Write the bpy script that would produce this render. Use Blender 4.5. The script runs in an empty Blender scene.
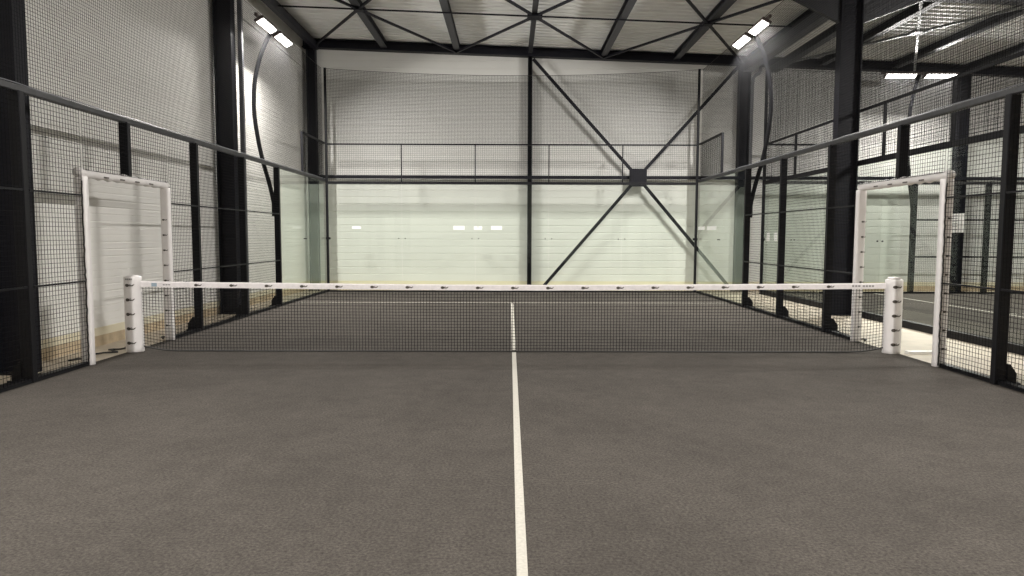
import bpy, bmesh, math, random
from mathutils import Vector, Matrix
random.seed(7)
scn = bpy.context.scene
C = scn.collection
PI = math.pi

# ------------------------------------------------------------------ helpers
class MB:
    """collects verts / faces and links them as ONE mesh object"""
    def __init__(s): s.v = []; s.f = []
    def add(s, vs, fs):
        n = len(s.v); s.v += [tuple(p) for p in vs]; s.f += [tuple(i + n for i in f) for f in fs]; return s
    def box(s, x0, x1, y0, y1, z0, z1):
        vs = [(x0,y0,z0),(x1,y0,z0),(x1,y1,z0),(x0,y1,z0),(x0,y0,z1),(x1,y0,z1),(x1,y1,z1),(x0,y1,z1)]
        return s.add(vs, [(0,3,2,1),(4,5,6,7),(0,1,5,4),(1,2,6,5),(2,3,7,6),(3,0,4,7)])
    def bar(s, a, b, w, h=None, up=(0,0,1)):
        a = Vector(a); b = Vector(b); h = h or w
        d = (b - a).normalized(); u = Vector(up)
        if abs(d.dot(u)) > .98: u = Vector((0,1,0))
        r = d.cross(u).normalized(); u = r.cross(d).normalized()
        vs = []
        for p in (a, b):
            for i, j in ((-1,-1),(1,-1),(1,1),(-1,1)): vs.append(p + r*(i*w/2) + u*(j*h/2))
        return s.add(vs, [(0,3,2,1),(4,5,6,7),(0,1,5,4),(1,2,6,5),(2,3,7,6),(3,0,4,7)])
    def tube(s, pts, r, n=8, cap=True):
        pts = [Vector(p) for p in pts]; base = len(s.v); ref = None
        for i, p in enumerate(pts):
            d = (pts[min(i+1, len(pts)-1)] - pts[max(i-1, 0)]).normalized()
            if ref is None: ref = Vector((0,0,1)) if abs(d.z) < .9 else Vector((0,1,0))
            q = d.cross(ref).normalized(); ref = q.cross(d).normalized()
            rr = r[i] if isinstance(r, (list, tuple)) else r
            for k in range(n):
                a = 2*PI*k/n; s.v.append(tuple(p + (q*math.cos(a) + ref*math.sin(a))*rr))
        for i in range(len(pts)-1):
            for k in range(n):
                a = base+i*n+k; b = base+i*n+(k+1) % n
                s.f.append((a, b, b+n, a+n))
        if cap:
            s.f.append(tuple(base+k for k in range(n))[::-1]); s.f.append(tuple(base+(len(pts)-1)*n+k for k in range(n)))
        return s
    def poly(s, pts, ax, t):
        """extrude polygon pts along vector ax*t"""
        n = len(pts); o = Vector(ax)*t
        vs = [Vector(p) for p in pts] + [Vector(p)+o for p in pts]
        fs = [tuple(range(n))[::-1], tuple(range(n, 2*n))] + [(i, (i+1) % n, (i+1) % n+n, i+n) for i in range(n)]
        return s.add(vs, fs)
    def build(s, name, mat, parent=None, smooth=False, bevel=0, fix=True):
        me = bpy.data.meshes.new(name); me.from_pydata(s.v, [], s.f)
        if fix:
            bm = bmesh.new(); bm.from_mesh(me); bmesh.ops.recalc_face_normals(bm, faces=bm.faces); bm.to_mesh(me); bm.free()
        if smooth:
            for p in me.polygons: p.use_smooth = True
        me.materials.append(mat)
        o = bpy.data.objects.new(name, me); C.objects.link(o)
        if parent is not None:
            o.parent = parent; o.matrix_parent_inverse = Matrix.Identity(4)
            # geometry is given in world space: shift to the parent's frame (parents are unrotated)
            pl = Vector((0,0,0)); q = parent
            while q is not None: pl += Vector(q.location); q = q.parent
            me.transform(Matrix.Translation(-pl))
        if bevel:
            m = o.modifiers.new('bevel', 'BEVEL'); m.width = bevel; m.segments = 2; m.limit_method = 'ANGLE'
        return o

def tag(o, label=None, cat=None, group=None, kind=None):
    if label: o['label'] = label
    if cat: o['category'] = cat
    if group: o['group'] = group
    if kind: o['kind'] = kind
    return o
def thing(name, label, cat, loc=(0,0,0), group=None):
    o = bpy.data.objects.new(name, None); o.location = loc; o.empty_display_size = .2; C.objects.link(o)
    return tag(o, label, cat, group)
def copy_tree(o, parent=None):
    c = o.copy(); C.objects.link(c); c.parent = parent
    for ch in list(o.children): copy_tree(ch, c)
    return c

# ------------------------------------------------------------------ materials
def mat(name, col, rough=.5, metal=0, noise=None, bump=0, bscale=40, coat=0, spec=.5):
    m = bpy.data.materials.new(name); m.use_nodes = True; nt = m.node_tree; b = nt.nodes['Principled BSDF']
    b.inputs['Base Color'].default_value = (*col, 1); b.inputs['Roughness'].default_value = rough
    b.inputs['Metallic'].default_value = metal; b.inputs['Specular IOR Level'].default_value = spec
    tc = nt.nodes.new('ShaderNodeTexCoord')
    if noise:
        sc, amt, detail = noise
        n = nt.nodes.new('ShaderNodeTexNoise'); n.inputs['Scale'].default_value = sc; n.inputs['Detail'].default_value = detail
        nt.links.new(tc.outputs['Object'], n.inputs['Vector'])
        r = nt.nodes.new('ShaderNodeMapRange'); r.inputs[1].default_value = .3; r.inputs[2].default_value = .7
        r.inputs[3].default_value = 1-amt; r.inputs[4].default_value = 1+amt
        nt.links.new(n.outputs['Fac'], r.inputs[0])
        mx = nt.nodes.new('ShaderNodeVectorMath'); mx.operation = 'SCALE'; mx.inputs[0].default_value = col
        nt.links.new(r.outputs[0], mx.inputs['Scale']); nt.links.new(mx.outputs[0], b.inputs['Base Color'])
    if bump:
        n2 = nt.nodes.new('ShaderNodeTexNoise'); n2.inputs['Scale'].default_value = bscale; n2.inputs['Detail'].default_value = 3
        nt.links.new(tc.outputs['Object'], n2.inputs['Vector'])
        bp = nt.nodes.new('ShaderNodeBump'); bp.inputs['Strength'].default_value = bump; bp.inputs['Distance'].default_value = .02
        nt.links.new(n2.outputs['Fac'], bp.inputs['Height']); nt.links.new(bp.outputs[0], b.inputs['Normal'])
    return m
def emis(name, col, s):
    m = bpy.data.materials.new(name); m.use_nodes = True; b = m.node_tree.nodes['Principled BSDF']
    b.inputs['Base Color'].default_value = (.8,.8,.8,1)
    b.inputs['Emission Color'].default_value = (*col, 1); b.inputs['Emission Strength'].default_value = s
    return m
def glass_mat():
    m = bpy.data.materials.new('tempered_glass'); m.use_nodes = True; nt = m.node_tree
    for n in list(nt.nodes):
        if n.type == 'BSDF_PRINCIPLED': nt.nodes.remove(n)
    out = nt.nodes['Material Output']
    t = nt.nodes.new('ShaderNodeBsdfTransparent'); t.inputs[0].default_value = GLASS_TINT
    g = nt.nodes.new('ShaderNodeBsdfGlossy'); g.inputs['Roughness'].default_value = .02; g.inputs[0].default_value = (.9,1,.93,1)
    f = nt.nodes.new('ShaderNodeFresnel'); f.inputs[0].default_value = 1.45
    mx = nt.nodes.new('ShaderNodeMixShader')
    ge = nt.nodes.new('ShaderNodeNewGeometry'); inv = nt.nodes.new('ShaderNodeMath'); inv.operation = 'SUBTRACT'; inv.inputs[0].default_value = 1
    nt.links.new(ge.outputs['Backfacing'], inv.inputs[1])
    mu = nt.nodes.new('ShaderNodeMath'); mu.operation = 'MULTIPLY'; nt.links.new(inv.outputs[0], mu.inputs[0]); nt.links.new(f.outputs[0], mu.inputs[1])
    nt.links.new(mu.outputs[0], mx.inputs[0]); nt.links.new(t.outputs[0], mx.inputs[1]); nt.links.new(g.outputs[0], mx.inputs[2])
    nt.links.new(mx.outputs[0], out.inputs[0]); return m
def turf_mat():
    m = bpy.data.materials.new('charcoal_turf'); m.use_nodes = True; nt = m.node_tree; b = nt.nodes['Principled BSDF']
    b.inputs['Roughness'].default_value = .95; b.inputs['Specular IOR Level'].default_value = .1
    tc = nt.nodes.new('ShaderNodeTexCoord')
    def N(sc, det, rough=.6):
        n = nt.nodes.new('ShaderNodeTexNoise'); n.inputs['Scale'].default_value = sc; n.inputs['Detail'].default_value = det
        n.inputs['Roughness'].default_value = rough; nt.links.new(tc.outputs['Object'], n.inputs['Vector']); return n
    fine, mid, big = N(55, 4, .8), N(7, 3), N(.9, 3)
    def mr(n, lo, hi, a=.3, c=.7):
        r = nt.nodes.new('ShaderNodeMapRange'); r.inputs[1].default_value = a; r.inputs[2].default_value = c
        r.inputs[3].default_value = lo; r.inputs[4].default_value = hi; nt.links.new(n.outputs['Fac'], r.inputs[0]); return r
    def mul(p, q):
        k = nt.nodes.new('ShaderNodeMath'); k.operation = 'MULTIPLY'; nt.links.new(p.outputs[0], k.inputs[0]); nt.links.new(q.outputs[0], k.inputs[1]); return k
    k = mul(mul(mr(fine, .45, 1.6), mr(mid, .9, 1.1)), mr(big, .88, 1.12))
    v = nt.nodes.new('ShaderNodeVectorMath'); v.operation = 'SCALE'; v.inputs[0].default_value = TURF
    nt.links.new(k.outputs[0], v.inputs['Scale']); nt.links.new(v.outputs[0], b.inputs['Base Color'])
    bp = nt.nodes.new('ShaderNodeBump'); bp.inputs['Strength'].default_value = .5; bp.inputs['Distance'].default_value = .01
    nt.links.new(fine.outputs['Fac'], bp.inputs['Height']); nt.links.new(bp.outputs[0], b.inputs['Normal'])
    return m

TURF = (.064, .057, .050)
GLASS_TINT = (.96, .979, .96, 1)
M_steel = mat('black_powder_coated_steel', (.007,.007,.009), .5, spec=.2)
M_wire = mat('black_wire', (.006,.006,.007), .85, spec=.15)
M_column = mat('dark_painted_column_steel', (.010,.010,.015), .5, spec=.2)
M_roofsteel = mat('grey_painted_roof_steel', (.03,.031,.037), .5)
M_lamplit = mat('lamplit_brace_steel', (.32,.33,.33), .45, .3)  # brace steel with the glow of the nearby lamps put into its colour
M_rail = mat('worn_black_rail', (.02,.02,.023), .45, noise=(14,.4,3))
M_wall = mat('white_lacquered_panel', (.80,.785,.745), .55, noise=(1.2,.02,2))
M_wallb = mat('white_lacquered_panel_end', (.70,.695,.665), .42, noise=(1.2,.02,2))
M_deck = mat('pale_roof_deck', (.88,.885,.87), .45, noise=(2,.05,2))
M_plinth = mat('tan_concrete_plinth', (.50,.40,.27), .8, noise=(6,.18,4))
M_flash = mat('cream_base_flashing', (.72,.66,.50), .5)
M_conc = mat('beige_concrete_floor', (.56,.49,.39), .6, noise=(3,.12,5))
M_pad = mat('white_vinyl_padding', (.80,.77,.76), .45, bump=.5, bscale=9)
M_tape = mat('white_net_tape', (.80,.76,.76), .6, noise=(18,.06,3), bump=.3, bscale=30)
M_mark = mat('charcoal_print', (.07,.06,.05), .6)
M_mark2 = mat('grey_print', (.30,.29,.29), .6)
M_blue = mat('blue_grey_print', (.30,.38,.45), .6)
M_line = mat('white_turf_line', (.44,.42,.37), .9, noise=(60,.12,4))
M_sticker = mat('white_sticker', (.95,.95,.93), .4)
M_cable = mat('black_cable', (.02,.018,.016), .6)
M_house = mat('dark_bronze_lamp_housing', (.09,.07,.065), .45)
M_pipe = mat('grey_plastic_pipe', (.16,.165,.18), .4)
M_turf = turf_mat(); M_glass = glass_mat()
M_lens = emis('lit_lamp_lens', (1,.97,.92), 12)

# ------------------------------------------------------------------ building shell
XL, XR, YB, YF = -5.85, 27.5, 10.97, -14.5
def roof(x): return 6.85 - .036*(x + 5.4)          # centre height of the beams, falling to the right
tag(MB().box(XL-.2, XR+.2, YF-.2, YB+.2, -.3, -.02).build('floor', M_conc), kind='structure')
# ribbed wall panels (horizontal micro-ribs): profile extruded along the wall
def ribbed(name, a, b, inward, z0, z1, m, pitch=.1, dep=.004):
    prof = []; z = z0
    while z < z1 - 1e-6:
        zz = min(z+pitch, z1)
        prof += [(z, 0), (z+.004, dep), (zz-.008-2*dep, dep), (zz-.008-dep, 0)]
        z = zz
    prof.append((z1, 0))
    vs = []; fs = []; n = len(prof); inward = Vector(inward)
    for p in (Vector(a), Vector(b)):
        for (zz, d) in prof: vs.append(p + inward*d + Vector((0,0,zz)))
        vs.append(p - inward*.12 + Vector((0,0,z1))); vs.append(p - inward*.12 + Vector((0,0,z0)))
    k = n+2
    for i in range(k): j = (i+1) % k; fs.append((i, j, j+k, i+k))
    fs.append(tuple(range(k))); fs.append(tuple(range(k, 2*k))[::-1])
    o = MB().add(vs, fs).build(name, m)
    return tag(o, kind='structure')
ribbed('wall_left', (XL,YF,0), (XL,YB,0), (1,0,0), .24, 6.2, M_wall)
ribbed('wall_back', (XL,YB,0), (XR,YB,0), (0,-1,0), .24, 6.6, M_wallb, .2, .009)
tag(MB().box(XL-.12, XL+.004, YF, YB, 6.22, 7.6).build('trim_1', M_wall), kind='structure')
tag(MB().box(XL, XR, YB-.004, YB+.12, 6.6, 7.6).build('trim_2', M_wallb), kind='structure')
tag(MB().box(XL-.12, XR, YF-.1, YF, -.02, 7.6).build('wall_front', M_wall), kind='structure')
tag(MB().box(XR, XR+.12, YF, YB, -.02, 7.6).build('wall_right', M_wall), kind='structure')
tag(MB().box(XL-.12, XL+.012, YF, YB, -.02, .13).build('baseboard_left', M_plinth), kind='structure')
tag(MB().box(XL-.12, XL+.02, YF, YB, .13, .24).build('trim_3', M_flash), kind='structure')
tag(MB().box(XL+.02, XR, YB-.012, YB+.12, -.02, .13).build('baseboard_back', M_plinth), kind='structure')
tag(MB().box(XL+.02, XR, YB-.02, YB+.12, .13, .24).build('trim_4', M_flash), kind='structure')
# corrugated deck, ribs along x
prof = []; y = YF-.1
while y < YB+.1:
    prof += [(y,0),(y+.09,0),(y+.12,.05),(y+.22,.05)]; y += .25
prof.append((y, 0))
vs = []; fs = []
for x in (XL-.1, XR+.1):
    z = roof(x)+.14
    vs += [(x, yy, z+d) for yy, d in prof]
    vs += [(x, prof[-1][0], z+.25), (x, prof[0][0], z+.25)]
n = len(prof)+2
fs = [(i, (i+1) % n, (i+1) % n+n, i+n) for i in range(n)]
tag(MB().add(vs, fs).build('ceiling', M_deck), kind='structure')

# ------------------------------------------------------------------ steel frame
def hsec(mb, cx, cy, z0, z1, dx, dy, t=.02):
    """H profile standing up, flanges facing +-x"""
    mb.box(cx-dx/2, cx-dx/2+t, cy-dy/2, cy+dy/2, z0, z1)
    mb.box(cx+dx/2-t, cx+dx/2, cy-dy/2, cy+dy/2, z0, z1)
    mb.box(cx-dx/2+t, cx+dx/2-t, cy-.008, cy+.008, z0, z1); return mb
def column(x, y, dx, dy, label, group):
    e = thing('steel_column', label, 'column', (x, y, -.02), group)
    hsec(MB(), x, y, -.0, roof(x)-.1, dx, dy).build('shaft', M_column, e)
    MB().box(x-dx/2-.04, x+dx/2+.0, y-dy/2-.04, y+dy/2+.0, -.02, .0).build('base_plate', M_column, e)
    return e
column(-5.615, -1.25, .38, .22, 'dark steel column behind the mesh at the left edge of view', 'hall columns')
column(-5.615, 4.82, .34, .22, 'dark steel column against the left wall between the doorway and the glass', 'hall columns')
column(-5.62, -7.3, .40, .22, 'dark steel column against the left wall beside the camera position', 'hall columns')
column(-5.60, 10.82, .25, .20, 'dark steel corner column where left wall meets the end wall', 'hall columns')
column(.5, 10.84, .12, .22, 'slender dark column up the middle of the end wall', 'hall columns')
column(6.5, 10.82, .30, .24, 'dark end wall column at the right end of the cross bracing', 'hall columns')
column(12.65, 10.82, .30, .24, 'grey end wall column far right behind the white notice', 'hall columns')
column(18.8, 10.82, .30, .24, 'end wall column far to the right beyond the neighbouring court', 'hall columns')
column(6.54, 4.8, .42, .22, 'large dark free-standing steel column between the two courts', 'hall columns')
column(6.54, -1.25, .42, .22, 'free-standing steel column between courts on the near right', 'hall columns')

def sloped(mb, x0, x1, y0, y1, dz0, dz1):
    vs = []
    for z in (dz0, dz1):
        for (x, y) in ((x0,y0),(x1,y0),(x1,y1),(x0,y1)): vs.append((x, y, roof(x)+z))
    return mb.add(vs, [(0,3,2,1),(4,5,6,7),(0,1,5,4),(1,2,6,5),(2,3,7,6),(3,0,4,7)])
def ibeam_x(mb, x0, x1, y, w, h, top=.12):
    sloped(mb, x0, x1, y-w/2, y+w/2, top-.02, top); sloped(mb, x0, x1, y-.008, y+.008, top-h+.02, top-.02)
    return sloped(mb, x0, x1, y-w/2, y+w/2, top-h, top-.02-h+.04)
tag(ibeam_x(MB(), XL+.02, XR, 10.82, .22, .24).build('end_beam', M_column), 'dark sloping steel beam along the top of the end wall', 'beam')
for y, lb in ((4.8, 'deep roof rafter crossing the hall over the tall free-standing column'), (-1.25, 'deep roof rafter crossing the hall above the net'), (-7.3, 'deep roof rafter crossing the hall above the near end')):
    e = thing('roof_rafter', lb, 'beam', (0, y, roof(0)), 'roof rafters')
    ibeam_x(MB(), XL+.02, XR, y, .22, .36).build('rafter_beam', M_roofsteel, e)
    # haunch under the rafter at the middle column
    MB().poly([(6.30, y-.05, roof(6.3)-.2), (5.2, y-.05, roof(5.2)-.24), (6.32, y-.05, roof(6.3)-.75)], (0,1,0), .1).build('haunch', M_roofsteel, e)
    MB().poly([(6.76, y-.05, roof(6.76)-.2), (8.0, y-.05, roof(8)-.24), (6.76, y-.05, roof(6.7)-.75)], (0,1,0), .1).build('haunch', M_roofsteel, e)

ordn = ['first','second','third','fourth','fifth','sixth','seventh','eighth','ninth','tenth','eleventh','twelfth','thirteenth','fourteenth','fifteenth','sixteenth']
for k in range(15):
    x = .5 + 2.03*(k-3)
    if x > XR: break
    if k == 0: x += .02
    w = .11 if k == 3 else .17
    z = roof(x)
    mb = MB()
    for ya, yb in ((10.70, 4.92), (4.68, -1.13), (-1.37, -7.18), (-7.42, YF)):
        mb.box(x-w/2, x+w/2, yb, ya, z+.10, z+.12); mb.box(x-.007, x+.007, yb, ya, z-.04, z+.10); mb.box(x-w/2, x+w/2, yb, ya, z-.06, z-.04)
    tag(mb.build('roof_purlin', M_column if k in (0, 6) else M_roofsteel), 'roof purlin running away from the camera, %s counted from the left wall' % ordn[k], 'beam', 'roof purlins')
# eave members
tag(MB().box(-5.50, -5.36, YF, 10.68, roof(-5.4)-.20, roof(-5.4)-.02).build('eave_beam', M_column), 'dark eave beam running along the top of the left wall', 'beam')
mb = MB(); mb.box(6.42, 6.66, 4.95, 10.68, 6.10, 6.32); mb.box(6.42, 6.66, -1.1, 4.66, 6.10, 6.32)
tag(mb.build('valley_beam', M_roofsteel), 'heavy roof beam running back from the big column between courts', 'beam')
tag(MB().box(7.16, 7.36, 4.95, 10.68, 6.08, 6.26).build('gutter_beam', M_roofsteel), 'dark box gutter beam right of the valley beam, above the neighbouring court', 'beam')
pp = [(6.83, 4.95, 6.36), (6.83, 10.3, 6.36), (6.83, 10.45, 6.32), (6.83, 10.5, 6.22), (6.83, 10.5, 6.1), (6.79, 10.5, 6.01), (6.70, 10.5, 5.97), (6.64,10.5,5.88), (6.62, 10.5, 5.7), (6.62, 10.5, .0)]
tag(MB().tube(pp, .045, 10).build('rain_pipe', M_pipe, smooth=True), 'grey rain pipe with an elbow dropping down the right end wall column', 'pipe')
tag(MB().box(-5.42,-5.34,4.99,5.07,-.02,6.4).build('cable_duct', M_pipe), 'thin grey cable duct on the left wall column', 'duct')
tag(MB().box(XL+.2, XR, 10.72, 10.80, 3.14, 3.23).build('wall_girt', M_column), 'dark horizontal rail crossing the end wall at door-head height', 'rail')

# roof bracing
def brace_set(x0, x1, y0, y1, m, lb, w=.05, plate=.2):
    xm, ym = (x0+x1)/2, 7.3
    q = (x1-x0)/2*(ym-y0)/(y1-ym)
    e = thing('roof_brace', lb, 'brace', (xm, ym, roof(xm)-.09), 'crossed roof braces')
    for (a, b) in (((xm-q,y0),(x1,y1)), ((x0,y1),(xm+q,y0))):
        for p in (a, b):
            MB().bar((xm, ym, roof(xm)-.09), (p[0], p[1], roof(p[0])-.09), w, .05).build('brace_bar', m, e)
    MB().box(xm-plate/2, xm+plate/2, ym-plate/2, ym+plate/2, roof(xm)-.13, roof(xm)-.06).build('gusset_plate', m, e)
brace_set(-5.5, -1.56, 4.95, 10.72, M_column, 'crossed roof braces in the left roof bay above the end wall')
brace_set(-1.53, 2.53, 4.95, 10.72, M_column, 'crossed roof braces in the middle roof bay with a square node', plate=.34)
brace_set(2.53, 6.4, 4.95, 10.72, M_column, 'crossed roof braces in the roof bay left of the big column')
brace_set(7.4, 11.2, 4.95, 10.72, M_lamplit, 'crossed roof braces, paled as if lamplit, above the neighbouring court', w=.06, plate=.3)
tag(MB().bar((-5.5,7.3,roof(-5.5)-.09), (6.4,7.3,roof(6.4)-.09), .03, .03).build('tie_rod', M_column), 'thin tie rod crossing the roof through all brace nodes', 'rod')

# X bracing on the end wall
e = thing('wall_brace', 'big black X brace with square node plate on the end wall', 'brace', (3.53, 10.72, 3.18))
for p in ((.58, 6.42), (6.38, 6.36), (.80, 0.0), (6.26, 0.0)):
    c = Vector((3.53, 10.66, 3.18)); q = Vector((p[0], 10.66, p[1]))
    MB().bar(c, q, .05, .085, up=(0,0,1)).build('brace_bar', M_column, e)
MB().box(3.29, 3.77, 10.58, 10.70, 2.93, 3.42).build('node_plate', M_column, e, bevel=.01)

# ------------------------------------------------------------------ turf
e = thing('court_turf', 'dark charcoal artificial turf of the near padel court', 'turf')
MB().box(-5.10, 5.10, -10.1, 10.08, -.02, 0).build('turf_carpet', M_turf, e)
MB().box(-5.0, 5.0, 6.93, 6.98, 0, .003).build('service_line', M_line, e)
MB().box(-5.0, 5.0, -6.98, -6.93, 0, .003).build('service_line', M_line, e)
MB().box(-.026, .026, -6.93, 6.93, 0, .003).build('centre_line', M_line, e)
OX, OY0, OY1 = 6.80, -.15, 9.87          # neighbouring court (its back glass stands at OX)
e = thing('court_turf', 'dark turf of the neighbouring court seen through the right fence', 'turf', (OX, 4.8, 0))
MB().box(OX-.03, 26.8, OY0, OY1, -.02, 0).build('turf_carpet', M_turf, e)
MB().box(OX+3.05, OX+3.10, OY0+.05, OY1-.05, 0, .003).build('service_line', M_line, e)
MB().box(OX+3.10, 24.0, 4.83, 4.88, 0, .003).build('centre_line', M_line, e)

# ------------------------------------------------------------------ mesh, glass, posts
def mesh_plane(axis, c, a0, a1, z0, z1, name, parent, pitch=.05, w=.0045, m=None, seg=1):
    mb = MB(); h = w/2
    n = max(1, round((a1-a0)/pitch)); k = max(1, round((z1-z0)/pitch))
    def prism(p, q, horizontal):
        # three-sided wire
        if not horizontal: off = [(-h,-h), (h,-h), (0,h)]
        vs = []
        for r in (p, q):
            for (u, v) in [(-h,-h), (h,-h), (0,h)]:
                if horizontal: vs.append((r[0], r[1]+u, r[2]+v) if axis == 'y' else (r[0]+u, r[1], r[2]+v))
                else: vs.append((r[0]+u, r[1]+v, r[2]))
        mb.add(vs, [(0,1,4,3),(1,2,5,4),(2,0,3,5)])
    for i in range(n+1):
        a = a0 + (a1-a0)*i/n
        if axis == 'x': prism((c,a,z0), (c,a,z1), False)
        else: prism((a,c,z0), (a,c,z1), False)
    for i in range(k+1):
        z = z0 + (z1-z0)*i/k
        if axis == 'x': prism((c,a0,z), (c,a1,z), True)
        else:
            for q in range(seg): prism((a0+(a1-a0)*q/seg,c,z), (a0+(a1-a0)*(q+1)/seg,c,z), True)
    o = mb.build(name, m or M_wire, parent, fix=False)
    return o

def post(x, y, s, e, z0=0, z1=3.0, w=.12, foot=True):
    p = MB().box(x-w/2, x+w/2, y-.038, y+.038, z0, z1).build('post', M_steel, e, bevel=.006)
    if foot:
        # gusset foot on the outer side
        f = MB().poly([(x+s*w/2, y-.05, 0), (x+s*(w/2+.10), y-.05, 0), (x+s*(w/2+.10), y-.05, .12), (x+s*(w/2+.03), y-.05, .22), (x+s*w/2, y-.05, .22)], (0,1,0), .1)
        f.build('foot_gusset', M_steel, p)
        b = MB()
        for dy in (-.1, .1):
            b.tube([(x+s*(w/2+.09), y+dy, -.02), (x+s*(w/2+.09), y+dy, .035)], .016, 6)
        b.box(x+s*(w/2+.14) if s<0 else x+w/2, x+s*w/2 if s<0 else x+w/2+.14, y-.11, y+.11, -.02, .008).build('foot_plate', M_steel, p)
    return p

PY = [-5.85, -3.85, -1.85, 2.15, 4.13, 6.10]
D0, D1, DM, DZ = -.85, 1.15, .15, 2.25
def side_fence(s, side):
    X = 5.08*s; xm = 5.03*s
    e = thing('side_fence', 'black post and mesh fence with end glass on the %s side of the court' % side, 'fence', (X, 0, 0))
    for y in PY: post(X, y, s, e)
    p = post(X, DM, s, e, DZ+.06, 3.0, foot=False)
    for y in (D0, D1): MB().box(X-.03, X+.03, y-.03, y+.03, 0, DZ+.06).build('door_jamb', M_steel, e)
    MB().box(X-.03, X+.03, D0+.03, D1-.03, DZ, DZ+.06).build('door_header', M_steel, e)
    # rails
    MB().box(X-.04, X+.04, -5.9, 9.98, 2.99, 3.06).build('top_rail', M_rail, e, bevel=.008)
    MB().tube([(X-.03*s, -5.9+k*.4, 3.068+.006*math.sin(k*2.1)) for k in range(40)], .006, 6).build('pale_edge_line', M_pipe, e)  # thin grey tube drawing the paler line along the rail top
    for a, b in ((-5.85,D0),(D1,9.98)):
        MB().box(X-.03, X+.05, a, b, -.02, .045).build('base_rail', M_steel, e)
    spans = [(-5.85,-3.85),(-3.85,-1.85),(-1.85,D0),(D1,2.15),(2.15,4.13),(4.13,6.10)]
    for a, b in spans:
        a += .05; b -= .05
        pn = mesh_plane('x', xm, a, b, .03, 2.98, 'mesh_panel', e)
        for z in (1.0, 2.0): MB().box(xm-.009, xm+.009, a, b, z-.010, z+.010).build('stiffener_bar', M_steel, pn)
    mesh_plane('x', xm, D0, D1, DZ+.05, 2.98, 'mesh_panel', e)
    # glass: two panels up to 3 m
    for a, b in ((6.17, 8.04), (8.055, 9.98)):
        MB().box(X-.006-.02*s, X+.006-.02*s, a, b, .03, 2.985).build('glass_panel', M_glass, e)
    for z in (1.46,):
        for dy in (-.05, .06): MB().tube([(X-.04*s, 8.045+dy, z), (X-.0*s, 8.045+dy, z)], .012, 8).build('glass_bolt', M_steel, e)
    # raised 4 m frame over the last bay
    st = MB(); st.bar((X, 8.0, 3.06), (X, 8.0, 4.02), .05); st.bar((X, 7.98, 4.02), (X, 10.0, 4.02), .05); 
    st.build('raised_frame', M_steel, e)
    mesh_plane('x', X, 8.02, 9.98, 3.06, 4.0, 'raised_mesh_panel', e)
    return e
side_fence(-1, 'left'); side_fence(1, 'right')

# end enclosure at y = 10
e = thing('end_enclosure', 'glass end wall with mesh crown and two tall corner posts behind the net', 'glass wall', (0, 10.05, 0))
for s in (-1, 1):
    MB().box(5.03*s-.03, 5.03*s+.03, 10.02, 10.08, 0, 6.02).build('corner_post', M_steel, e)
    MB().box(5.0*s-.06, 5.0*s+.06, 9.97, 10.02, 1.43, 1.49).build('corner_clip', M_steel, e)
for i in range(5):
    a, b = -5+2*i, -3+2*i
    MB().box(a+.006, b-.006, 10.044, 10.056, .04, 2.93).build('glass_panel', M_glass, e)
for i in range(1, 5):
    x = -5+2*i
    for z in (1.46,):
        for dx in (-.09, .09): MB().tube([(x+dx, 10.03, z), (x+dx, 10.07, z)], .014, 8).build('glass_bolt', M_steel, e)
    MB().box(x-.015, x+.015, 10.035, 10.065, 3.0, 4.0).build('crown_post', M_steel, e)
MB().box(-5.0, 5.0, 10.02, 10.08, 2.93, 3.0).build('head_rail', M_steel, e)
MB().box(-5.0, 5.0, 10.03, 10.07, 3.98, 4.02).build('crown_rail', M_steel, e)
MB().box(-5.0, 5.0, 10.02, 10.08, -.02, .04).build('base_rail', M_steel, e)
mesh_plane('y', 10.05, -5, 5, 3.0, 4.0, 'crown_mesh', e)
# soft netting above
def netting(pts, label, z0, z1, w=.003):
    e = thing('ball_netting', label, 'netting', (pts[0][1], pts[0][2], z0) if pts[0][0] == 'y' else (pts[0][1], pts[0][2], z0), 'ball stop netting')
    for ax, *r in pts:
        if ax == 'x':
            c, a0, a1 = r; mesh_plane('x', c, a0, a1, z0, z1, 'net_sheet', e, .04, w)
            MB().tube([(c,a0,z1),(c,a1,z1)], .006, 5).build('edge_rope', M_cable, e)
        else:
            a0, c, a1 = r; sh = mesh_plane('y', c, a0, a1, z0, z1, 'net_sheet', e, .04, w, seg=20)
            sg = lambda x: .17*(1-((x-(a0+a1)/2)/((a1-a0)/2))**2)
            for v in sh.data.vertices:
                xx = v.co.x+e.location.x; zz = v.co.z+e.location.z; v.co.z = z0+(zz-z0)*(1-sg(xx)/(z1-z0)) - e.location.z
            MB().tube([(a0+(a1-a0)*k/24, c, z1-sg(a0+(a1-a0)*k/24)) for k in range(25)], .007, 5).build('edge_rope', M_cable, e)
netting([('y', -5.0, 10.05, 5.0)], 'fine dark netting above the glass end wall', 4.02, 6.0, .0062)
netting([('x', -5.12, -6.0, 10.02)], 'fine dark netting rising above the left fence rail', 3.06, 6.0, .0036)
netting([('x', 5.12, -6.0, 10.02)], 'fine dark netting rising above the right fence rail', 3.06, 6.0, .0036)

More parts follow.
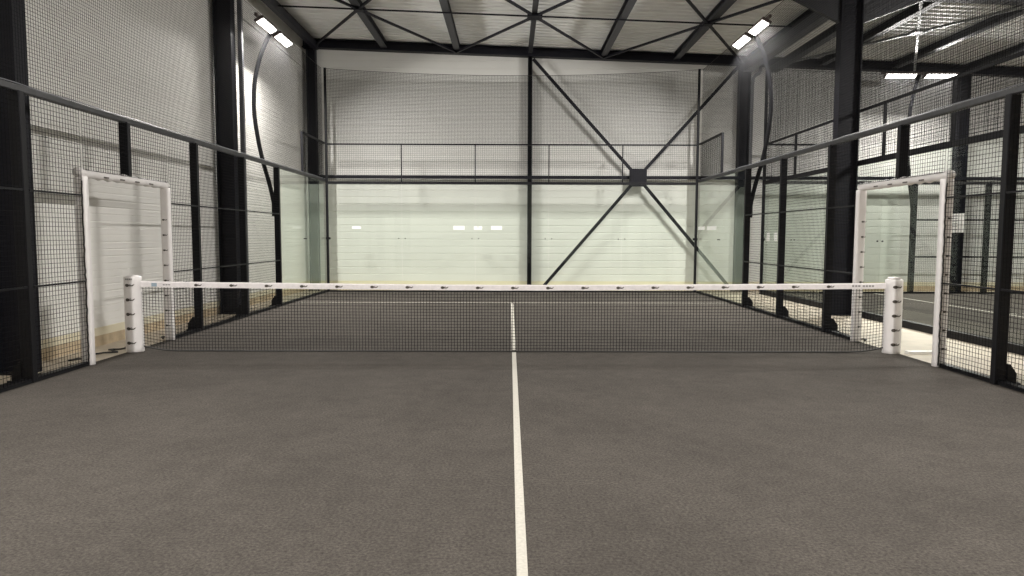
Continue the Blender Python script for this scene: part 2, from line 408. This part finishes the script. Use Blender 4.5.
# ------------------------------------------------------------------ emblem print, pads
def emblem_mesh(sc=1.0):
    """small winged mark drawn in the xz plane, facing -y, origin at its left"""
    mb = MB()
    el = [(sc*(  .026+.029*math.cos(a)), 0, sc*(.0+.021*math.sin(a))) for a in [2*PI*k/14 for k in range(14)]]
    mb.poly(el, (0,-1,0), .0016)
    mb.poly([(.04*sc,0,-.010*sc),(.095*sc,0,-.012*sc),(.112*sc,0,.004*sc),(.118*sc,0,.016*sc),(.104*sc,0,.012*sc),(.09*sc,0,.001*sc),(.04*sc,0,.005*sc)], (0,-1,0), .0016)
    mb.poly([(.05*sc,0,.009*sc),(.062*sc,0,.018*sc),(.08*sc,0,.012*sc),(.062*sc,0,.009*sc)], (0,-1,0), .0016)
    return mb
def padbox(x0, x1, y0, y1, z0, z1, amp=.006, flare=0, seed=0, p=3.4):
    """soft padded block: subdivided rounded box with slight creases"""
    rnd = random.Random(seed); nz = max(4, int((z1-z0)/.05)); ns = 24
    cx, cy, hx, hy = (x0+x1)/2, (y0+y1)/2, (x1-x0)/2, (y1-y0)/2
    ph = [rnd.uniform(0, 6.28) for _ in range(6)]
    mb = MB()
    def ring(z, k, shrink=1):
        t = (z-z0)/(z1-z0); out = []
        for i in range(ns):
            a = 2*PI*(i+.5)/ns; ca, sa = math.cos(a), math.sin(a)
            r = (abs(ca)**p + abs(sa)**p)**(-1/p)
            d = 1 + amp*8*(math.sin(z*37+ph[0]+a*2)*.4 + math.sin(z*17+ph[1]-a*3)*.6)*.2
            f = 1 + flare*(1-t)
            out.append((cx+hx*ca*r*d*f*shrink, cy+hy*sa*r*d*shrink, z))
        return out
    rings = [ring(z0, 0, .94)] + [ring(z0+.008+(z1-z0-.016)*k/nz, k) for k in range(nz+1)] + [ring(z1, nz, .90)]
    vs = [p for r in rings for p in r]; fs = []
    for k in range(len(rings)-1):
        for i in range(ns):
            j = (i+1) % ns; fs.append((k*ns+i, k*ns+j, (k+1)*ns+j, (k+1)*ns+i))
    fs.append(tuple(range(ns))[::-1]); fs.append(tuple((len(rings)-1)*ns+i for i in range(ns)))
    return mb.add(vs, fs)
NY = .10                                  # net plane
def put_emblem(mesh, x, y, z, parent, k=[0]):
    o = bpy.data.objects.new('printed_mark', mesh); C.objects.link(o); o.parent = parent
    pl = Vector((0,0,0)); q = parent
    while q is not None: pl += Vector(q.location); q = q.parent
    o.location = Vector((x,y,z)) - pl
    return o
em = emblem_mesh(1.0)
em.v = [(x, y + .092*(1-math.sqrt(1-((x-.055)/.112)**2)), z) for x, y, z in em.v]      # wrapped round the padded post
em = em.build('printed_mark', M_mark); emb_big = em.data; bpy.data.objects.remove(em)
em = emblem_mesh(.85).build('printed_mark', M_mark); emb_mid = em.data; bpy.data.objects.remove(em)
em = emblem_mesh(.62).build('printed_mark', M_mark); emb_small = em.data; bpy.data.objects.remove(em)

for s, side in ((-1,'left'), (1,'right')):
    e = thing('net_post', 'white padded net post with five dark printed marks at the %s end of the net' % side, 'net post', (5.0*s, NY, 0))
    x = 5.02*s
    pad = padbox(x-.112, x+.112, NY-.092, NY+.092, .0, 1.0 if s < 0 else .985, .003, .04, 3+s, 2.0).build('post_pad', M_pad, e, smooth=True)
    MB().box(x-.065, x+.065, NY-.055, NY+.055, .985, 1.012).build('pad_cap', M_pad, e, bevel=.01)
    for k in range(5): put_emblem(emb_big, x-.055, NY-.0955, .125+.19*k, e)
    if s < 0:
        mb = MB()
        for a, b in ((-.05,-.03),(-.025,-.005),(0,.02),(.025,.04)): mb.box(x+a, x+b, NY-.094, NY-.06, .955, .975)
        mb.build('printed_label', M_mark2, e)
# net
e = thing('court_net', 'low black padel net with white top tape across the court', 'net', (0, NY, 0))
def ztop(x): return .895 + .035*abs(x/4.88)**1.5
mb = MB(); n = 243; w = .0054; X0 = 4.93
def zb(x):
    t = max(0, (abs(x)-4.45)/.42); return .012 + .05*t*t
for i in range(n+1):
    x = -X0 + 2*X0*i/n
    j = [(x, NY, z) for z in (zb(x), ztop(x)-.05)]
    h = w/2
    vs = [(p[0]+u, p[1]+v, p[2]) for p in j for (u, v) in ((-h,-h),(h,-h),(0,h))]
    mb.add(vs, [(0,1,4,3),(1,2,5,4),(2,0,3,5)])
rows = 21
for r in range(rows+1):
    t = r/rows; seg = 40
    pts = [(-X0+2*X0*i/seg, NY, zb(-X0+2*X0*i/seg)*(1-t) + (ztop(-X0+2*X0*i/seg)-.05)*t) for i in range(seg+1)]
    mb.tube(pts, w/2*1.1, 3, cap=False)
mb.build('net_mesh', M_wire, e, fix=False)
seg = 60; X0 = 4.94; vs = []; fs = []
for i in range(seg+1):
    x = -X0+2*X0*i/seg; z = ztop(x); wv = .0015*math.sin(i*1.7)
    for (dy, dz) in ((-.010,-.072),(-.012,-.01),(0,.004),(.012,-.01),(.010,-.072)):
        vs.append((x, NY+dy, z+dz+wv))
for i in range(seg):
    for k in range(5):
        a = i*5+k; b = i*5+(k+1) % 5; fs.append((a, b, b+5, a+5))
fs += [(0,1,2,3,4), tuple(seg*5+k for k in (4,3,2,1,0))]
tape = MB().add(vs, fs).build('top_tape', M_tape, e)
x = -4.207
while x < 4.6:
    if abs(x-4.4) > .25: put_emblem(emb_mid, x, NY-.0125, ztop(x)-.038, tape)
    x += .463
lab = MB(); lab.box(-4.77, -4.70, NY-.0138, NY-.011, ztop(4.7)-.062, ztop(4.7)-.015); lab.build('printed_label', M_blue, tape)
lab = MB()
for a in (-4.62,-4.585,-4.55): lab.box(a, a+.026, NY-.0138, NY-.011, ztop(4.6)-.045, ztop(4.6)-.03)
lab.build('printed_label', M_mark2, tape)
lab = MB()
for a in (4.46,4.50,4.54,4.60,4.64,4.68,4.72): lab.box(a, a+.028, NY-.0138, NY-.011, ztop(4.6)-.045, ztop(4.6)-.022)
lab.build('printed_label', M_mark2, tape)
MB().tube([(-X0+2*X0*i/60, NY, zb(-X0+2*X0*i/60)+.002) for i in range(61)], .010, 6).build('bottom_cord', M_cable, e)
for s in (-1,1): MB().tube([(s*X0, NY, .06), (s*X0, NY, .86)], .008, 6).build('side_cord', M_cable, e)
MB().box(-.026,.026,NY-.006,NY+.006,.004,.03).build('centre_tab', M_cable, e)

# white padding round the two doorways
for s, side in ((-1,'left'), (1,'right')):
    X = 5.08*s
    e = thing('doorway_padding', 'white padded frame around the %s doorway, with dark printed marks' % side, 'padding', (X, DM, 0))
    a = (X-.015*s-.07, X-.015*s+.07)
    for nm, y, sd in (('near', D0, 1), ('far', D1, 2)):
        jp = padbox(a[0], a[1], y-.045, y+.045, 0.0, 2.22, .006, .0, 10*s+sd).build('jamb_pad', M_pad, e, smooth=True)
        for k in range(8 if (s > 0 or nm == 'far') else 0): put_emblem(emb_small, X-.02, y-.051, .22+.22*k, jp)
        if nm == 'near':      # black lacing along the join with the fence
            MB().tube([(X-.048*s+random.uniform(-.006,.006), y-.05, .02+z*.05) for z in range(44)], .009, 5).build('lacing', M_cable, jp)
    pts = [(X, D0-.05+(D1-D0+.10)*k/30, 2.265+.006*math.sin(k*1.9)) for k in range(31)]
    hp = MB().tube(pts, [.055+.005*math.sin(k*2.3) for k in range(31)], 14).build('header_pad', M_pad, e, smooth=True)
    mk = MB()
    for k in range(4):
        y = D0+.4+.36*k; mk.box(X-.056*s-.003, X-.056*s+.003, y, y+.10, 2.235, 2.25)
    mk.build('printed_mark', M_mark, hp)

# ------------------------------------------------------------------ floodlight masts
def mast(base, out, along, label, group='floodlight masts'):
    """base (x,y) of the fence post, out: unit vector away from the court, along: unit vector of the cross bar"""
    out = Vector((*out, 0)); al = Vector((*along, 0)); b = Vector((*base, 0))
    e = thing('floodlight_mast', label, 'floodlight', (base[0], base[1], 2.0), group)
    prof = [(.06,1.95),(.07,2.2),(.16,2.65),(.28,3.1),(.38,3.6),(.45,4.2),(.42,4.8),(.30,5.3),(.12,5.72),(.03,5.86)]
    # smooth the profile
    P = []
    for i in range(len(prof)-1):
        p0 = prof[max(i-1,0)]; p1 = prof[i]; p2 = prof[i+1]; p3 = prof[min(i+2,len(prof)-1)]
        for k in range(5):
            t = k/5
            P.append(tuple(.5*((2*p1[j]) + (-p0[j]+p2[j])*t + (2*p0[j]-5*p1[j]+4*p2[j]-p3[j])*t*t + (-p0[j]+3*p1[j]-3*p2[j]+p3[j])*t**3) for j in (0,1)))
    P.append(prof[-1])
    MB().tube([b+out*p[0]+Vector((0,0,p[1])) for p in P], .046, 10).build('curved_pole', M_steel, e, smooth=True)
    mb = MB(); mb.bar(b+out*.06+Vector((0,0,1.95)), b+out*.06+Vector((0,0,2.25)), .10, .05); mb.build('clamp', M_steel, e)
    top = b + Vector((0,0,5.89))
    MB().bar(top-al*1.04, top+al*1.04, .05, .06).build('cross_bar', M_house, e)
    tilt = math.radians(29)
    ni = (-out)*math.sin(tilt) + Vector((0,0,-1))*math.cos(tilt)     # light direction, down and inwards
    side = al.cross(ni).normalized()
    for s in (-1, 1):
        c = top + al*(s*.53) + ni*.075
        def blk(w, l, t0, t1):
            vs = []
            for t in (t0, t1):
                for i, j in ((-1,-1),(1,-1),(1,1),(-1,1)): vs.append(c + al*(i*l/2) + side*(j*w/2) + ni*t)
            return MB().add(vs, [(0,3,2,1),(4,5,6,7),(0,1,5,4),(1,2,6,5),(2,3,7,6),(3,0,4,7)])
        h = blk(.20, .86, -.04, .02).build('lamp_head', M_house, e, bevel=.008)
        blk(.15, .78, .02, .032).build('lamp_lens', M_lens, h)
        ld = bpy.data.lights.new('floodlight', 'AREA'); ld.shape = 'RECTANGLE'; ld.size = .78; ld.size_y = .15; ld.spread = math.radians(170)
        ld.energy = LAMP; ld.color = (1, .965, .92)
        lo = bpy.data.objects.new('floodlight_beam', ld); C.objects.link(lo)
        z = -ni; xx = al; yy = z.cross(xx)
        lo.matrix_world = Matrix((( xx.x,yy.x,z.x,0),(xx.y,yy.y,z.y,0),(xx.z,yy.z,z.z,0),(0,0,0,1)))
        lo.location = c + ni*.036 - (e.location); lo.parent = e
    return e
LAMP = 290
mast((-5.08, 6.10), (-1,0), (0,1), 'curved black floodlight mast with two lit lamps on the left fence')
mast((5.08, 6.10), (1,0), (0,1), 'curved black floodlight mast with two lit lamps on the right fence')
mast((-5.08, -5.85), (-1,0), (0,1), 'curved floodlight mast on the left fence near the camera')
mast((5.08, -5.85), (1,0), (0,1), 'curved floodlight mast on the right fence near the camera')
mast((10.87, OY1), (0,1), (1,0), 'floodlight mast with two glaring lamps over the far side of the neighbouring court')
mast((10.87, OY0), (0,-1), (1,0), 'floodlight mast on the near side of the neighbouring court')
mast((22.7, OY1), (0,1), (1,0), 'floodlight mast at the far end of the neighbouring court')
mast((22.7, OY0), (0,-1), (1,0), 'floodlight mast at the near far end of the neighbouring court')

# ------------------------------------------------------------------ neighbouring court enclosure
e = thing('neighbour_enclosure', 'glass and mesh enclosure of the neighbouring court beyond the right fence', 'glass wall', (OX, 4.8, 0))
gy = [OY1, 7.86, 5.86, 3.86, 1.86, OY0]
for i in range(5):
    MB().box(OX-.006, OX+.006, gy[i+1]+.006, gy[i]-.006, .1, 2.93).build('glass_panel', M_glass, e)
for i in range(1, 5):
    y = gy[i]; MB().box(OX-.025, OX+.025, y-.025, y+.025, 3.0, 4.0).build('crown_post', M_steel, e)
    for z in (1.46,):
        for d in (-.09,.09): MB().tube([(OX-.012,y+d,z),(OX+.012,y+d,z)], .014, 8).build('glass_bolt', M_steel, e)
MB().box(OX-.035, OX+.035, OY1, OY1+.06, 0, 6.0).build('corner_post', M_steel, e)
MB().box(OX-.035, OX+.035, OY0-.06, OY0, 0, 6.0).build('corner_post', M_steel, e)
MB().box(OX-.05, OX+.05, OY1-.02, OY1+.0, 1.43, 1.49).build('corner_clip', M_steel, e)
MB().box(OX-.03, OX+.03, OY0, OY1, 2.93, 3.03).build('head_rail', M_steel, e)
MB().box(OX-.02, OX+.02, OY0, OY1, 3.97, 4.02).build('crown_rail', M_steel, e)
MB().box(OX-.05, OX+.04, OY0, OY1, -.02, .10).build('base_rail', M_steel, e)
mesh_plane('x', OX, OY0, OY1, 3.03, 3.97, 'crown_mesh', e)
# its far side: glass for four metres, then posts and mesh
for a, b in ((OX+.04, 8.82), (8.835, 10.80)):
    MB().box(a, b, OY1-.006, OY1+.006, .05, 2.95).build('glass_panel', M_glass, e)
for k in range(7):
    x = 10.87+2*k
    MB().box(x-.06, x+.06, OY1-.06, OY1+.06, 0, 3.0).build('post', M_steel, e, bevel=.006)
    if k < 6:
        pn = mesh_plane('y', OY1-.04, x+.06, x+1.94, .03, 2.98, 'mesh_panel', e)
        for z in (1.0, 2.0): MB().box(x+.06, x+1.94, OY1-.055, OY1-.03, z-.02, z+.02).build('stiffener_bar', M_steel, pn)
MB().box(OX, 24, OY1-.04, OY1+.04, 2.95, 3.03).build('side_top_rail', M_rail, e)
MB().box(OX, 24, OY1-.03, OY1+.05, -.02, .045).build('side_base_rail', M_steel, e)
st = MB(); st.bar((OX+2, OY1, 3.03), (OX+2, OY1, 4.0), .05); st.bar((OX+.03, OY1, 4.0), (OX+2.02, OY1, 4.0), .05); st.build('raised_frame', M_steel, e)
mesh_plane('y', OY1, OX+.03, OX+1.98, 3.03, 4.0, 'raised_mesh_panel', e)
netting([('x', OX, OY0, OY1)], 'fine dark netting above the glass of the neighbouring court', 4.02, 6.0, .0045)
netting([('y', OX+.03, OY1+.03, 20.0)], 'fine dark netting over the far side of the neighbouring court', 4.02, 6.0, .0045)

# ------------------------------------------------------------------ stickers, notice, cables, threshold
def sticker(x0, x1, z0, z1, label, y=10.040, split=False):
    mb = MB()
    if split: 
        xm = (x0+x1)/2; mb.box(x0, xm-.012, y-.001, y+.003, z0, z1); mb.box(xm+.012, x1, y-.001, y+.003, z0, z1); mb.box(xm-.013, xm+.013, y-.001, y+.003, z0, z0+.05)
    else: mb.poly([(x0,y,z0),(x1,y,z0),(x1,y,z1-.012),(x1-.012,y,z1),(x0,y,z1)], (0,1,0), .003)
    tag(mb.build('glass_sticker', M_sticker), label, 'sticker', 'stickers on the glass end wall')
sticker(-4.36,-4.12,1.72,1.79, 'small white sticker alone on the left part of the end glass')
sticker(-1.60,-1.29,1.70,1.81, 'white sticker left of the small pair near the centre of the end glass')
sticker(-1.04,-.81,1.70,1.80, 'small split white sticker between two longer ones on the end glass', split=True)
sticker(-.57,-.27,1.70,1.81, 'white sticker nearest the middle column on the end glass')
for a, b, lb in ((7.02,7.12,'left'),(7.25,7.35,'right')): pass
def side_sticker(x, y0, y1, z0, z1, label):
    tag(MB().poly([(x,y0,z0),(x,y1,z0),(x,y1,z1-.015),(x,y1-.015,z1),(x,y0,z1)], (-1,0,0), .003).build('glass_sticker', M_sticker), label, 'sticker', 'stickers on side glass')
side_sticker(5.048, 8.22, 9.05, 1.70, 1.80, 'white sticker on the right side glass, nearer the net')
side_sticker(5.048, 9.25, 9.88, 1.71, 1.80, 'white sticker on the right side glass, nearer the corner post')
side_sticker(OX-.008, 9.34, 9.56, 1.43, 1.64, 'white sticker on neighbouring glass beside its corner post')
side_sticker(OX-.008, 8.82, 9.02, 1.43, 1.64, 'white sticker on neighbouring glass, the one farther from the corner post')

e = thing('notice_sign', 'white notice board on the neighbouring glass seen right of the right doorway', 'sign', (OX, 1.9, 1.8))
MB().box(OX-.022, OX-.008, 1.46, 1.95, 1.61, 1.90).build('board', M_sticker, e)
mb = MB()
for k, (zz, l) in enumerate(((1.86,.2),(1.82,.26),(1.78,.22),(1.74,.25),(1.70,.2),(1.65,.24))): mb.box(OX-.024, OX-.021, 1.60, 1.60+l, zz, zz+.012)
mb.build('printed_lines', M_mark2, e)

tag(MB().box(5.25, 5.66, .10, .19, -.02, .02).build('threshold_strip', M_sticker), 'white strip lying on the concrete beside the right net post', 'strip')
def cable(pts, label):
    P = []
    for i in range(len(pts)-1):
        for k in range(6):
            t = k/6; P.append((pts[i][0]*(1-t)+pts[i+1][0]*t+.012*math.sin(i*3+k), pts[i][1]*(1-t)+pts[i+1][1]*t, -.006+.006*math.sin(i+k*.9)**2))
    tag(MB().tube(P, .012, 6).build('floor_cable', M_cable, smooth=True), label, 'cable', 'loose cables outside the fence')
cable([(-5.50,-.55),(-5.33,-.30),(-5.52,-.1),(-5.26,.1),(-5.45,.25),(-5.24,.42),(-5.40,.5)], 'tangled black cable on the floor inside the left doorway')
cable([(-5.28,-3.2),(-5.25,-2.6),(-5.32,-2.2),(-5.22,-1.9),(-5.30,-1.5),(-5.2,-1.2),(-5.27,-.95)], 'black cable along the outside foot of the left fence')
cable([(5.24,-2.3),(5.32,-2.1),(5.22,-1.95),(5.36,-1.75),(5.25,-1.6)], 'short black cable by the post nearest on the right')
cable([(5.25,1.25),(5.33,1.36),(5.22,1.5),(5.33,1.62)], 'short black cable outside the far jamb of the right doorway')
cable([(-5.25,1.3),(-5.33,1.45),(-5.22,1.6),(-5.34,1.75)], 'short black cable outside the far jamb of the left doorway')
# ------------------------------------------------------------------ camera, world, view
cam = bpy.data.cameras.new('camera'); co = bpy.data.objects.new('camera', cam); C.objects.link(co)
yaw, pitch, roll = .0036, -.0748, .0027
f = Vector((math.sin(yaw)*math.cos(pitch), math.cos(yaw)*math.cos(pitch), math.sin(pitch)))
rt = Vector((math.cos(yaw), -math.sin(yaw), 0)); up = rt.cross(f)
r2 = rt*math.cos(roll) + up*math.sin(roll); u2 = -rt*math.sin(roll) + up*math.cos(roll)
co.matrix_world = Matrix(((r2.x,u2.x,-f.x,-.0617),(r2.y,u2.y,-f.y,-9.09),(r2.z,u2.z,-f.z,1.545),(0,0,0,1)))
cam.sensor_width = 36; cam.lens = 36*698.5/1024; cam.clip_start = .05; cam.clip_end = 200
scn.camera = co
w = bpy.data.worlds.new('world'); scn.world = w; w.use_nodes = True
w.node_tree.nodes['Background'].inputs[0].default_value = (.8,.85,.9,1); w.node_tree.nodes['Background'].inputs[1].default_value = .05
vs_ = scn.view_settings; vs_.view_transform = 'Standard'; vs_.look = 'None'; vs_.gamma = 1; vs_.use_curve_mapping = False
vs_.exposure = 0.03
